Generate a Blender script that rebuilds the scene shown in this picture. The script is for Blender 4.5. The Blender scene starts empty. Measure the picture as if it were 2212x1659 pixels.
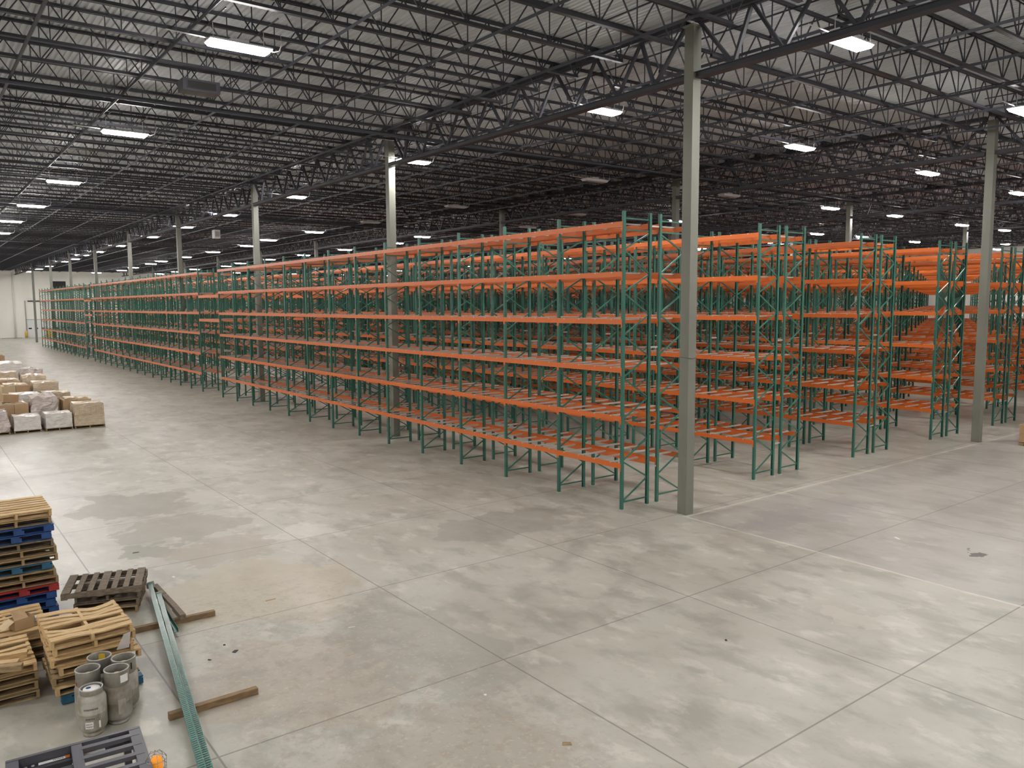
import bpy, math, random
from mathutils import Vector, Matrix
random.seed(7)
S = bpy.context.scene
COL = S.collection

# ---------------------------------------------------------------- camera, world, exposure
FPX, YAW, PITCH, ROLL = 1715.9, 0.6516, 0.1005, -0.0055
f_ = Vector((math.sin(YAW)*math.cos(PITCH), math.cos(YAW)*math.cos(PITCH), -math.sin(PITCH)))
r_ = Vector((math.cos(YAW), -math.sin(YAW), 0)); u_ = r_.cross(f_)
r2 = r_*math.cos(ROLL)+u_*math.sin(ROLL); u2 = -r_*math.sin(ROLL)+u_*math.cos(ROLL)
cd = bpy.data.cameras.new('camera'); cam = bpy.data.objects.new('camera', cd); COL.objects.link(cam)
cd.sensor_fit = 'HORIZONTAL'; cd.sensor_width = 36; cd.lens = FPX*36/2212; cd.clip_end = 500; cd.clip_start = .05
m = Matrix((r2, u2, -f_)).transposed().to_4x4(); m.translation = (0, 0, 5.35); cam.matrix_world = m
S.camera = cam
w = bpy.data.worlds.new('world'); S.world = w; w.use_nodes = True
w.node_tree.nodes['Background'].inputs[0].default_value = (0.0, 0.0, 0.0, 1)
w.node_tree.nodes['Background'].inputs[1].default_value = 0.0
S.view_settings.view_transform = 'Standard'; S.view_settings.look = 'None'
S.view_settings.gamma = 1; S.view_settings.use_curve_mapping = False
S.view_settings.exposure = 0.98
LAMP = 100.0          # radiance of the high-bay lenses
try:
    S.cycles.use_denoising = True
    S.cycles.max_bounces = 5; S.cycles.diffuse_bounces = 3; S.cycles.glossy_bounces = 3
    S.cycles.transmission_bounces = 3; S.cycles.transparent_max_bounces = 6
    S.cycles.caustics_reflective = False; S.cycles.caustics_refractive = False
    S.cycles.sample_clamp_indirect = 4
except Exception: pass

# ---------------------------------------------------------------- measured layout
X0, Y0, BAY, DEP, GAP, RP = 14.539, 14.387, 2.5, 0.948, 0.381, 5.62
HF = 7.66
LEV = [1.22, 2.455, 3.71, 4.95, 6.15, 7.40]
Y1 = Y0+13*BAY              # end of the near run
Y2 = 50.81; Y2E = Y2+14*BAY # middle run
Y3 = 89.7; Y3E = Y3+13*BAY  # far run
NROW = 13
COLX = [15.62, 32.42, 49.3, 66.2, 83.1]
XL, XR, YB, YF = -18.2, 99.6, -17.0, 160.5
ZD = 12.33                  # deck underside
JY = [13.19+1.6937*k for k in range(-17, 87)]
GX = [-17.9, -1.15, 15.62, 32.42, 49.3, 66.2, 83.1, 99.5]

# ---------------------------------------------------------------- mesh helper
def ordw(n):
    ones = ['', 'first', 'second', 'third', 'fourth', 'fifth', 'sixth', 'seventh', 'eighth', 'ninth', 'tenth', 'eleventh', 'twelfth', 'thirteenth', 'fourteenth', 'fifteenth', 'sixteenth', 'seventeenth', 'eighteenth', 'nineteenth']
    if n < 20: return ones[n]
    t = {2: 'twent', 3: 'thirt', 4: 'fort', 5: 'fift', 6: 'sixt', 7: 'sevent', 8: 'eight', 9: 'ninet'}[n//10]
    return t+'ieth' if n % 10 == 0 else t+'y-'+ones[n % 10]
class MB:
    def __init__(s): s.v = []; s.f = []; s.m = []; s.sm = []
    def quadbox(s, P8, mi=0):
        b = len(s.v); s.v += [tuple(p) for p in P8]
        for q in ((0,3,2,1),(4,5,6,7),(0,1,5,4),(1,2,6,5),(2,3,7,6),(3,0,4,7)):
            s.f.append(tuple(b+i for i in q)); s.m.append(mi); s.sm.append(False)
        return s
    def box(s, x0, x1, y0, y1, z0, z1, mi=0):
        return s.quadbox([(x0,y0,z0),(x1,y0,z0),(x1,y1,z0),(x0,y1,z0),(x0,y0,z1),(x1,y0,z1),(x1,y1,z1),(x0,y1,z1)], mi)
    def bar(s, a, b, wd, ht, mi=0, up=(0,0,1)):
        a = Vector(a); b = Vector(b); d = (b-a).normalized(); upv = Vector(up)
        sd = d.cross(upv)
        if sd.length < 1e-4: sd = d.cross(Vector((0,1,0)))
        sd.normalize(); t = sd.cross(d); sd *= wd/2; t *= ht/2
        return s.quadbox([a-sd-t, a+sd-t, b+sd-t, b-sd-t, a-sd+t, a+sd+t, b+sd+t, b-sd+t], mi)
    def tube(s, pts, r, n=8, mi=0, cap=True):
        pts = [Vector(p) for p in pts]; b0 = len(s.v)
        for i, p in enumerate(pts):
            d = (pts[min(i+1, len(pts)-1)]-pts[max(i-1, 0)]).normalized()
            a = d.cross(Vector((0,0,1)))
            if a.length < 1e-3: a = d.cross(Vector((0,1,0)))
            a.normalize(); c = a.cross(d)
            for k in range(n):
                t = 2*math.pi*k/n; s.v.append(tuple(p+a*r*math.cos(t)+c*r*math.sin(t)))
        for i in range(len(pts)-1):
            for k in range(n):
                A = b0+i*n+k; B = b0+i*n+(k+1) % n
                s.f.append((A, B, B+n, A+n)); s.m.append(mi); s.sm.append(True)
        if cap:
            s.f.append(tuple(b0+k for k in range(n))[::-1]); s.m.append(mi); s.sm.append(False)
            s.f.append(tuple(b0+(len(pts)-1)*n+k for k in range(n))); s.m.append(mi); s.sm.append(False)
        return s
    def lathe(s, prof, c=(0,0), n=28, mi=0, closed=False):
        b0 = len(s.v)
        for (r, z) in prof:
            for k in range(n):
                t = 2*math.pi*k/n; s.v.append((c[0]+r*math.cos(t), c[1]+r*math.sin(t), z))
        m_ = len(prof)
        for i in range(m_ if closed else m_-1):
            for k in range(n):
                A = b0+i*n+k; B = b0+i*n+(k+1) % n; C = b0+((i+1) % m_)*n+(k+1) % n; D = b0+((i+1) % m_)*n+k
                s.f.append((A, B, C, D)); s.m.append(mi); s.sm.append(True)
        if not closed:
            s.f.append(tuple(b0+k for k in range(n))[::-1]); s.m.append(mi); s.sm.append(False)
            s.f.append(tuple(b0+(m_-1)*n+k for k in range(n))); s.m.append(mi); s.sm.append(False)
        return s
    def add(s, o, dx=0, dy=0, dz=0, flip=False, mi=None):
        b = len(s.v)
        s.v += [((-x if flip else x)+dx, y+dy, z+dz) for x, y, z in o.v]
        s.f += [tuple(b+i for i in (q[::-1] if flip else q)) for q in o.f]
        s.m += o.m if mi is None else [mi]*len(o.f); s.sm += o.sm
        return s
    def mesh(s, name, mats):
        me = bpy.data.meshes.new(name); me.from_pydata(s.v, [], s.f)
        for x in (mats if isinstance(mats, (list, tuple)) else [mats]): me.materials.append(x)
        me.polygons.foreach_set('material_index', s.m); me.polygons.foreach_set('use_smooth', s.sm)
        me.update(); return me
    def build(s, name, mats, parent=None, loc=None):
        return put(name, s.mesh(name, mats), parent, loc)

def put(name, me, parent=None, loc=None, rot=None):
    o = bpy.data.objects.new(name, me); COL.objects.link(o)
    if parent is not None: o.parent = parent
    if loc is not None: o.location = loc
    if rot is not None: o.rotation_euler = rot
    return o
def tag(o, label, cat, group=None, kind=None):
    o['label'] = label; o['category'] = cat
    if group: o['group'] = group
    if kind: o['kind'] = kind
    return o
def thing(name, label, cat, loc=(0,0,0), rz=0, group=None):
    o = bpy.data.objects.new(name, None); o.empty_display_size = .1; COL.objects.link(o)
    o.location = loc; o.rotation_euler = (0, 0, rz); return tag(o, label, cat, group)
def struct(o): o['kind'] = 'structure'; return o
def copy_tree(o, parent=None):
    c = o.copy(); COL.objects.link(c)
    if parent is not None: c.parent = parent
    for ch in KIDS.get(o.name, []): copy_tree(ch, c)
    return c
KIDS = {}

# ---------------------------------------------------------------- materials
def mat(name, col, rough=.5, metal=0., spec=.5):
    m_ = bpy.data.materials.new(name); m_.use_nodes = True; b = m_.node_tree.nodes['Principled BSDF']
    b.inputs['Base Color'].default_value = (*col, 1); b.inputs['Roughness'].default_value = rough
    b.inputs['Metallic'].default_value = metal; b.inputs['Specular IOR Level'].default_value = spec
    return m_
def N(m_, t, **k):
    n = m_.node_tree.nodes.new(t)
    for a, v in k.items():
        if a == 'ins':
            for i, x in v.items(): n.inputs[i].default_value = x
        else: setattr(n, a, v)
    return n
def L(m_, a, b): m_.node_tree.links.new(a, b)
def math_(m_, op, a, b=None, c=None, clamp=False):
    n = N(m_, 'ShaderNodeMath', operation=op, use_clamp=clamp)
    for i, x in enumerate((a, b, c)):
        if x is None: continue
        if isinstance(x, (int, float)): n.inputs[i].default_value = x
        else: L(m_, x, n.inputs[i])
    return n.outputs[0]
def mixc(m_, fac, a, b, mode='MIX'):
    n = N(m_, 'ShaderNodeMix', data_type='RGBA', blend_type=mode)
    for i, x in ((0, fac), (6, a), (7, b)):
        if isinstance(x, (int, float)): n.inputs[i].default_value = x
        elif isinstance(x, tuple): n.inputs[i].default_value = (*x, 1)
        else: L(m_, x, n.inputs[i])
    return n.outputs[2]
def noise(m_, vec, scale, detail=3, rough=.5, out=0):
    n = N(m_, 'ShaderNodeTexNoise'); n.inputs['Scale'].default_value = scale
    n.inputs['Detail'].default_value = detail; n.inputs['Roughness'].default_value = rough
    L(m_, vec, n.inputs['Vector']); return n.outputs[out]
def mapping(m_, vec, scale=(1,1,1), rot=(0,0,0), loc=(0,0,0)):
    n = N(m_, 'ShaderNodeMapping'); n.inputs['Scale'].default_value = scale; n.inputs['Rotation'].default_value = rot
    n.inputs['Location'].default_value = loc; L(m_, vec, n.inputs[0]); return n.outputs[0]
def ramp(m_, fac, lo, hi):
    n = N(m_, 'ShaderNodeMapRange', clamp=True); n.interpolation_type = 'SMOOTHSTEP'
    L(m_, fac, n.inputs[0]); n.inputs[1].default_value = lo; n.inputs[2].default_value = hi; return n.outputs[0]
def bsdf(m_): return m_.node_tree.nodes['Principled BSDF']
def obj_co(m_): return N(m_, 'ShaderNodeTexCoord').outputs['Object']
def bump(m_, h, strength=.3, dist=.01):
    n = N(m_, 'ShaderNodeBump'); n.inputs['Strength'].default_value = strength; n.inputs['Distance'].default_value = dist
    L(m_, h, n.inputs['Height']); L(m_, n.outputs[0], bsdf(m_).inputs['Normal'])
def noisy(name, c1, c2, scale=3, rough=.6, stretch=(1,1,1), metal=0, spec=.5, bmp=0):
    m_ = mat(name, c1, rough, metal, spec); v = mapping(m_, obj_co(m_), stretch)
    nz = ramp(m_, noise(m_, v, scale, 5, .6), .35, .65)
    L(m_, mixc(m_, nz, c1, c2), bsdf(m_).inputs['Base Color'])
    if bmp: bump(m_, nz, bmp)
    return m_

GREEN = (.034, .150, .110)
M = {}
M['green'] = mat('rack_green_paint', GREEN, .38)
M['green2'] = mat('loose_post_green', (.05, .22, .17), .24)
M['orange'] = mat('beam_orange_paint', (.62, .135, .020), .38)
M['galv'] = mat('galvanised_steel', (.52, .51, .48), .36, .3)
M['plate'] = mat('foot_plate_steel', (.55, .54, .50), .5, .3)
M['joist'] = mat('joist_grey_primer', (.036, .039, .052), .5)
M['bolt'] = mat('dark_rubber', (.015, .015, .016), .6)
M['red_tab'] = mat('red_tag', (.3, .03, .02), .6)
# perforated post: teardrop slots every 51 mm on the aisle faces
def post_mat():
    m_ = mat('rack_green_perforated', GREEN, .36); co = obj_co(m_)
    sp = N(m_, 'ShaderNodeSeparateXYZ'); L(m_, co, sp.inputs[0])
    fz = math_(m_, 'FRACT', math_(m_, 'DIVIDE', sp.outputs[2], .0508))
    a = math_(m_, 'LESS_THAN', fz, .48)
    ay = math_(m_, 'ABSOLUTE', math_(m_, 'SUBTRACT', math_(m_, 'ABSOLUTE', sp.outputs[1]), .018))
    b = math_(m_, 'LESS_THAN', ay, .0085)
    g = N(m_, 'ShaderNodeNewGeometry'); sn = N(m_, 'ShaderNodeSeparateXYZ'); L(m_, g.outputs['True Normal'], sn.inputs[0])
    c = math_(m_, 'GREATER_THAN', math_(m_, 'ABSOLUTE', sn.outputs[0]), .7)
    k = math_(m_, 'MULTIPLY', math_(m_, 'MULTIPLY', a, b), c)
    L(m_, mixc(m_, k, GREEN, (.008, .02, .016)), bsdf(m_).inputs['Base Color'])
    return m_
M['post'] = post_mat()
M['column'] = noisy('column_olive_grey_paint', (.195, .198, .165), (.17, .173, .145), 1.2, .42, (1, 1, .4))
M['wall'] = noisy('white_painted_concrete', (.86, .83, .77), (.80, .78, .73), .25, .6, (1, 1, .3))
M['wood'] = noisy('new_pine', (.60, .43, .22), (.46, .30, .14), 6, .65, (1, 8, 8))
M['wood2'] = noisy('aged_pine', (.34, .245, .125), (.22, .15, .08), 5, .7, (1, 8, 8))
M['wood3'] = noisy('weathered_grey_wood', (.21, .165, .12), (.12, .095, .07), 6, .8, (1.5, 4, 4))
M['bluepaint'] = noisy('blue_pallet_paint', (.018, .075, .26), (.012, .05, .17), 4, .6)
M['tealpaint'] = noisy('teal_blue_pallet_paint', (.02, .12, .22), (.015, .08, .15), 4, .6)
M['redpaint'] = noisy('red_pallet_paint', (.36, .03, .03), (.24, .02, .02), 4, .6)
M['timber'] = noisy('brown_timber', (.26, .17, .085), (.17, .11, .06), 5, .75, (1, 6, 6))
M['black'] = mat('black_painted_steel', (.028, .028, .036), .33)
M['blackgrey'] = mat('satin_dark_steel', (.07, .07, .085), .35)
M['tank'] = noisy('dirty_grey_cylinder_paint', (.40, .385, .34), (.22, .195, .155), 5, .5, (1, 1, .6))
M['tank2'] = noisy('rusty_grey_cylinder_paint', (.17, .14, .10), (.31, .30, .28), 4, .5, (1, 1, .6))
M['collar'] = noisy('cylinder_collar_grey', (.47, .45, .41), (.35, .33, .29), 7, .45)
M['white'] = mat('white_label', (.75, .75, .74), .4)
M['ink'] = mat('dark_ink', (.06, .06, .07), .5)
M['orangelabel'] = mat('orange_red_label', (.62, .16, .03), .4)
M['carton'] = noisy('kraft_carton', (.44, .30, .17), (.38, .25, .14), 1.5, .7)
M['carton2'] = noisy('pale_kraft_carton', (.55, .42, .26), (.47, .36, .22), 1.5, .65)
M['brass'] = mat('brass_valve', (.5, .36, .13), .3, .9)
M['bollard'] = mat('safety_yellow', (.75, .52, .05), .5)
M['hull'] = mat('forklift_body_paint', (.35, .30, .26), .4)
M['doorp'] = mat('dock_door_white', (.72, .74, .72), .45)
M['seal'] = mat('dock_door_frame_grey', (.32, .31, .29), .5)
# film-wrapped goods: whitish crinkled film
def film(name, c1, c2, wrap):
    m_ = mat(name, c1, .22); co = obj_co(m_)
    v = mapping(m_, co, (1.2, 1.2, 6)); nz = noise(m_, v, 3, 6, .65)
    L(m_, mixc(m_, ramp(m_, nz, .38, .62), c1, c2), bsdf(m_).inputs['Base Color'])
    bump(m_, nz, .9, .04); bsdf(m_).inputs['Coat Weight'].default_value = wrap; bsdf(m_).inputs['Coat Roughness'].default_value = .12
    return m_
M['film_white'] = film('white_stretch_film', (.78, .76, .72), (.62, .59, .56), .4)
M['film_pink'] = film('milky_stretch_film', (.66, .60, .57), (.45, .38, .35), .5)
M['film_tan'] = film('film_over_kraft', (.52, .40, .27), (.64, .55, .42), .4)
# lamp lens
def emis(name, col, st):
    m_ = mat(name, (.8, .8, .8)); b = bsdf(m_); b.inputs['Emission Color'].default_value = (*col, 1); b.inputs['Emission Strength'].default_value = st
    return m_
M['lens'] = emis('lit_lens', (1.0, .965, .93), LAMP)
M['lensoff'] = mat('unlit_lens', (.55, .55, .55), .4)
M['fixture'] = mat('fixture_white', (.6, .6, .6), .4)
M['amber'] = mat('amber_lens', (.95, .33, .02), .12); bsdf(M['amber']).inputs['Emission Color'].default_value = (1, .35, .02, 1); bsdf(M['amber']).inputs['Emission Strength'].default_value = .12
M['wire'] = mat('cage_wire', (.35, .30, .25), .35, .8)
M['clear'] = mat('clear_film', (.85, .85, .85), .08); bsdf(M['clear']).inputs['Alpha'].default_value = .35

# floor
def floor_mat():
    m_ = mat('polished_concrete', (.45, .43, .38), .4, 0, .5)
    co = obj_co(m_); sp = N(m_, 'ShaderNodeSeparateXYZ'); L(m_, co, sp.inputs[0]); X, Y = sp.outputs[0], sp.outputs[1]
    dist = noise(m_, co, .9, 5, .6, 1)
    off = N(m_, 'ShaderNodeVectorMath', operation='SUBTRACT'); L(m_, dist, off.inputs[0]); off.inputs[1].default_value = (.5, .5, .5)
    sc = N(m_, 'ShaderNodeVectorMath', operation='SCALE'); L(m_, off.outputs[0], sc.inputs[0]); sc.inputs['Scale'].default_value = 3.2
    ad = N(m_, 'ShaderNodeVectorMath', operation='ADD'); L(m_, co, ad.inputs[0]); L(m_, sc.outputs[0], ad.inputs[1])
    wv = ad.outputs[0]
    base = mixc(m_, ramp(m_, noise(m_, co, .35, 5, .6), .3, .7), (.375, .360, .305), (.46, .448, .395))
    # trowel mottling
    base = mixc(m_, math_(m_, 'MULTIPLY', ramp(m_, noise(m_, mapping(m_, co, (1, .55, 1), (0, 0, .5)), 1.4, 6, .62), .46, .66), .75), base, (.275, .265, .225))
    base = mixc(m_, math_(m_, 'MULTIPLY', ramp(m_, noise(m_, mapping(m_, co, (1, .6, 1), (0, 0, 1.0), (9, 4, 0)), 2.1, 5, .6), .53, .68), .6), base, (.57, .55, .48))
    base = mixc(m_, math_(m_, 'MULTIPLY', ramp(m_, noise(m_, mapping(m_, co, (1, 1, 1), (0, 0, 0), (3, 7, 1)), 7, 4, .7), .56, .72), .35), base, (.30, .275, .235))
    # clean cool panel at the left
    a = math_(m_, 'MULTIPLY', ramp(m_, X, 5.2, 3.6), ramp(m_, Y, 14.5, 17.5))
    # patches: (cx, cy, rx, ry, colour, strength)
    def patch(base, cx, cy, rx, ry, col, st, ang=0):
        q = mapping(m_, wv, (1, 1, 0), (0, 0, 0), (-cx, -cy, 0))
        q = mapping(m_, q, (1/rx, 1/ry, 0), (0, 0, 0))
        ln = N(m_, 'ShaderNodeVectorMath', operation='LENGTH'); L(m_, q, ln.inputs[0])
        k = math_(m_, 'MULTIPLY', ramp(m_, ln.outputs[1], 1.06, .92), st)
        return mixc(m_, k, base, col)
    base = mixc(m_, math_(m_, 'MULTIPLY', a, .35), base, (.47, .46, .44))
    base = patch(base, 4.6, 23.0, 1.3, 1.6, (.25, .235, .19), .75)
    base = patch(base, 5.0, 19.9, 1.5, 1.1, (.27, .25, .205), .7)
    base = patch(base, 3.9, 18.2, .55, .8, (.26, .255, .20), .85)
    base = patch(base, 5.2, 17.6, 1.2, 1.0, (.34, .305, .24), .7)
    base = patch(base, 5.0, 14.6, 1.9, 1.9, (.42, .37, .28), .7)
    base = patch(base, 4.2, 10.6, 1.5, 1.5, (.36, .30, .235), .55)
    base = patch(base, 6.2, 10.3, 1.2, 1.9, (.27, .265, .23), .5)
    base = patch(base, 5.0, 7.4, 1.5, 1.3, (.32, .28, .225), .5)
    base = patch(base, 7.2, 17.6, .8, .7, (.58, .56, .50), .5)
    base = patch(base, 11.5, 15.2, 2.2, 1.0, (.25, .24, .21), .55)
    base = patch(base, 17.8, 11.2, 2.4, .8, (.27, .255, .25), .5)
    base = patch(base, 12.6, 6.6, .45, 1.0, (.60, .55, .49), .3)
    # dark tyre sweeps
    def arc(base, cx, cy, r, wd, st):
        q = mapping(m_, co, (1, 1, 0), (0, 0, 0), (-cx, -cy, 0))
        ln = N(m_, 'ShaderNodeVectorMath', operation='LENGTH'); L(m_, q, ln.inputs[0])
        e = math_(m_, 'ABSOLUTE', math_(m_, 'SUBTRACT', ln.outputs[1], r))
        k = math_(m_, 'MULTIPLY', ramp(m_, e, wd, wd*.3), ramp(m_, noise(m_, co, 1.1, 4, .6), .42, .62))
        return mixc(m_, math_(m_, 'MULTIPLY', k, st), base, (.25, .235, .21))
    base = arc(base, 6.0, 20.0, 9.2, .35, .45); base = arc(base, 6.0, 20.0, 10.6, .25, .4)
    base = arc(base, 22, 20, 11.5, .5, .35); base = arc(base, 3, 4, 9.0, .3, .25)
    # second pour beyond the bright joint
    k = math_(m_, 'MULTIPLY', math_(m_, 'GREATER_THAN', X, 15.33), math_(m_, 'LESS_THAN', Y, 12.75))
    base = mixc(m_, math_(m_, 'MULTIPLY', k, .4), base, (.30, .285, .28))
    # saw-cut joints
    def line(v, off, per, half):
        t = math_(m_, 'ABSOLUTE', math_(m_, 'SUBTRACT', math_(m_, 'FRACT', math_(m_, 'ADD', math_(m_, 'DIVIDE', math_(m_, 'SUBTRACT', v, off), per), 100.5)), .5))
        return math_(m_, 'LESS_THAN', t, half/per)
    cx = line(X, 15.33-4.23*3, 4.23, .013); cy = line(Y, 13.19, 3.93, .013)
    cut = math_(m_, 'MAXIMUM', cx, cy)
    base = mixc(m_, math_(m_, 'MULTIPLY', cut, .72), base, (.13, .115, .10))
    # pale construction joints
    j1 = math_(m_, 'MULTIPLY', math_(m_, 'LESS_THAN', math_(m_, 'ABSOLUTE', math_(m_, 'SUBTRACT', X, 15.31)), .035), math_(m_, 'LESS_THAN', Y, 13))
    j2 = math_(m_, 'MULTIPLY', ramp(m_, math_(m_, 'ABSOLUTE', math_(m_, 'SUBTRACT', Y, 12.9)), .07, .02), math_(m_, 'GREATER_THAN', X, 15.3))
    jj = math_(m_, 'MAXIMUM', j1, j2)
    base = mixc(m_, math_(m_, 'MULTIPLY', jj, math_(m_, 'MULTIPLY_ADD', ramp(m_, noise(m_, co, 2, 3), .3, .6), .35, .35)), base, (.66, .62, .54))
    # oily spot
    base = patch(base, 18.05, 6.87, .25, .16, (.04, .035, .03), .9)
    # scraped brown speckle near the loose posts
    br = math_(m_, 'MULTIPLY', math_(m_, 'MULTIPLY', ramp(m_, X, 7.2, 6.0), ramp(m_, Y, 16.5, 13.5)), ramp(m_, X, 2.4, 3.4))
    base = mixc(m_, math_(m_, 'MULTIPLY', br, math_(m_, 'MULTIPLY', ramp(m_, noise(m_, co, 4.5, 7, .75), .50, .60), .45)), base, (.30, .245, .18))
    base = mixc(m_, math_(m_, 'MULTIPLY', br, math_(m_, 'MULTIPLY', ramp(m_, noise(m_, co, 11, 4, .7), .56, .66), .5)), base, (.52, .48, .40))
    # pits and specks
    sk = ramp(m_, noise(m_, co, 38, 2, .5), .70, .76)
    base = mixc(m_, math_(m_, 'MULTIPLY', sk, .5), base, (.22, .19, .16))
    L(m_, base, bsdf(m_).inputs['Base Color'])
    L(m_, math_(m_, 'MULTIPLY_ADD', noise(m_, mapping(m_, co, (1, .6, 1), (0, 0, .4)), .8, 5, .6), .34, .20), bsdf(m_).inputs['Roughness'])
    return m_
M['floor'] = floor_mat()
M['deck'] = noisy('white_primed_deck', (.60, .62, .65), (.55, .57, .60), .4, .6, (1, .2, 1))
M['floorplate'] = mat('dock_leveller_steel', (.02, .02, .02), .6)

# ---------------------------------------------------------------- shell
struct(MB().box(XL-.3, XR+.3, YB-.3, YF+.3, -.2, 0).build('floor', M['floor']))
struct(MB().box(XL-.3, XL, YB, YF, 0, 12.6).build('wall_left', M['wall']))
struct(MB().box(XR, XR+.3, YB, YF, 0, 12.6).build('wall_right', M['wall']))
struct(MB().box(XL-.3, XR+.3, YB-.3, YB, 0, 12.6).build('wall_back', M['wall']))
struct(MB().box(XL-.3, XR+.3, YF, YF+.3, 0, 12.6).build('wall_far', M['wall']))
dk = MB(); p = .1524; x = XL
pr = []
while x < XR:
    pr += [(x, ZD), (x+.075, ZD), (x+.09, ZD+.038), (x+.137, ZD+.038)]; x += p
for (px, pz) in pr: dk.v += [(px, YB, pz), (px, YF, pz)]
for i in range(len(pr)-1):
    a = 2*i; dk.f.append((a, a+1, a+3, a+2)); dk.m.append(0); dk.sm.append(False)
dk.box(XL-.3, XR+.3, YB-.3, YF+.3, ZD+.2, ZD+.3)
struct(dk.build('ceiling', M['deck']))

# ---------------------------------------------------------------- steel columns
CAP = ['first', 'second', 'third', 'fourth', 'fifth', 'sixth', 'seventh', 'eighth', 'ninth', 'tenth', 'eleventh', 'twelfth', 'thirteenth', 'fourteenth', 'fifteenth', 'sixteenth']
col_me = MB().box(-.14, .14, -.14, .14, .02, 11.93).mesh('shaft', M['column'])
base_me = MB().box(-.142, .142, -.142, .142, 0, .02).box(-.2, .2, -.16, .16, 11.93, 11.97).mesh('cap_plate', M['column'])
YC = [13.13]+[13.19+15.24*k for k in range(1, 8)]+[138.0]
for i, cx in enumerate(COLX):
    for j, cy in enumerate(YC):
        x = cx
        if j > 0: x = X0+3*i*RP+DEP+GAP/2+.0 if i*3 < NROW else cx
        else: x = (15.56, 32.40, 49.3, 66.2, 83.1)[i]
        if i == 0:
            lab = ('tall grey-green steel column standing in front of the near end of the front rack' if j == 0 else
                   'grey column at the left end beyond the far end of the front rack' if j == 8 else
                   f'grey column rising through the front double rack, {CAP[j-1]} behind the nearest column')
        elif i == 1:
            lab = ('grey column in the open at the right edge, before the fourth double rack' if j == 0 else
                   f'grey column rising behind the racks in the second column line, {CAP[j-1]} from its near end')
        else: lab = f'distant grey column above the racks, line {CAP[i]} from the camera, {CAP[j]} along it'
        t = thing('steel_column', lab, 'column', (x, cy, 0), 0, 'grey steel columns')
        put('shaft', col_me, t); put('cap_plate', base_me, t)
        if i == 0 and j == 0:
            MB().tube([(-.143, .14, 4.0), (-.143, -.143, 3.985), (0, -.144, 3.96), (.143, -.143, 3.99), (.143, .143, 4.0)], .005, 5).build('wire_tie', M['bolt'], t)

# ---------------------------------------------------------------- joist girders (along y, on the column lines)
def girder_parts(Ln):
    tc = MB(); bc = MB(); wb = MB()
    for s in (-.075, .075):
        tc.box(s-.055, s+.055, .16, Ln-.16, 12.03, 12.045); tc.box(s-.0125*(1 if s > 0 else 1)-.0, s+.0125, .16, Ln-.16, 12.03, 12.15)
        bc.box(s-.06, s+.06, .16, Ln-.16, 10.86, 10.875); bc.box(s-.0125, s+.0125, .16, Ln-.16, 10.74, 10.875)
    tc.box(-.13, .13, .16, Ln-.16, 12.135, 12.15); bc.box(-.13, .13, .16, Ln-.16, 10.74, 10.755)
    n = 9; s_ = Ln/n
    tops = [s_*k for k in range(n+1)]
    bots = [s_*.72]+[s_*(k+.5) for k in range(1, n-1)]+[Ln-s_*.72]
    for k in range(n):
        for tpt in (tops[k], tops[k+1]):
            if 0 < k < n-1 or tpt in (tops[0]+0, tops[1], tops[n-1], tops[n]):
                wdt = .10 if k in (0, n-1) else .075
                yy = min(max(tpt, .2), Ln-.2)
                wb.bar((0, bots[k], 10.84), (0, yy, 12.06), wdt, .07, 0, (0, 1, 0))
    return tc.mesh('top_chord', M['joist']), bc.mesh('bottom_chord', M['joist']), wb.mesh('web_member', M['joist'])
GP = {}
gy = [13.19-15.24*2, 13.19-15.24]+[13.19+15.24*k for k in range(0, 8)]+[138.0, YF]
for gi, gx in enumerate(GX[1:-1]):
    for k in range(len(gy)-1):
        Ln = round(gy[k+1]-gy[k], 3)
        if gy[k] < -10: continue
        if Ln not in GP: GP[Ln] = girder_parts(Ln)
        where = 'left of the column lines' if gi == 0 else ('on the nearest column line' if gi == 1 else f'on the {CAP[gi-1]} column line')
        t = thing('joist_girder', f'dark truss girder {where}, {CAP[k]} span from the near wall', 'girder', (gx, gy[k], 0), 0, 'dark truss girders under the roof')
        for nm, me in zip(('top_chord', 'bottom_chord', 'web_member'), GP[Ln]): put(nm, me, t)

# ---------------------------------------------------------------- open-web roof joists (along x)
ZB = 11.45
def joist_mb(Ln):
    j = MB()
    for s in (-.03, .03):
        j.box(0.02, Ln-.02, s-.024, s+.024, ZD-.012, ZD-.004); j.box(0.02, Ln-.02, s*1.9-.003 if s < 0 else s-.01, s-.0+.012, ZD-.07, ZD-.004)
        j.box(.7, Ln-.7, s-.03, s+.03, ZB-.035, ZB-.027); j.box(.7, Ln-.7, s-.008, s+.008, ZB-.035, ZB+.04)
    n = 13; a0 = .75; s_ = (Ln-2*a0)/n
    for k in range(n+1):
        xb = a0+k*s_
        for dx in (-s_/2, s_/2):
            xt = min(max(xb+dx, .15), Ln-.15); j.bar((xb, 0, ZB), (xt, 0, ZD-.04), .026, .03, 0, (0, 1, 0))
        j.bar((xb, 0, ZB), (xb, 0, ZD-.04), .022, .022, 0, (0, 1, 0))
    j.box(0.0, .16, -.06, .06, 12.15, ZD-.06); j.box(Ln-.16, Ln, -.06, .06, 12.15, ZD-.06)
    return j
JM = {}
spots = []
for b in range(len(GX)-1):
    for y in JY:
        if y < 1 and b > 3: continue
        spots.append((b, y))
def in_view(x, y, z=12):
    d = Vector((x, y, z-5.35)); c = d.dot(f_)
    if c < 1: return False
    return abs(d.dot(r2))/c < .70 and -.55 < d.dot(u2)/c < .53
def seen(b, y): return any(in_view(GX[b]+t*(GX[b+1]-GX[b])/8, y) for t in range(9))
vis = sorted([s for s in spots if seen(*s)], key=lambda s: math.hypot((GX[s[0]]+GX[s[0]+1])/2, s[1]))
near = set(vis[:298]); rest = MB()
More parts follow.
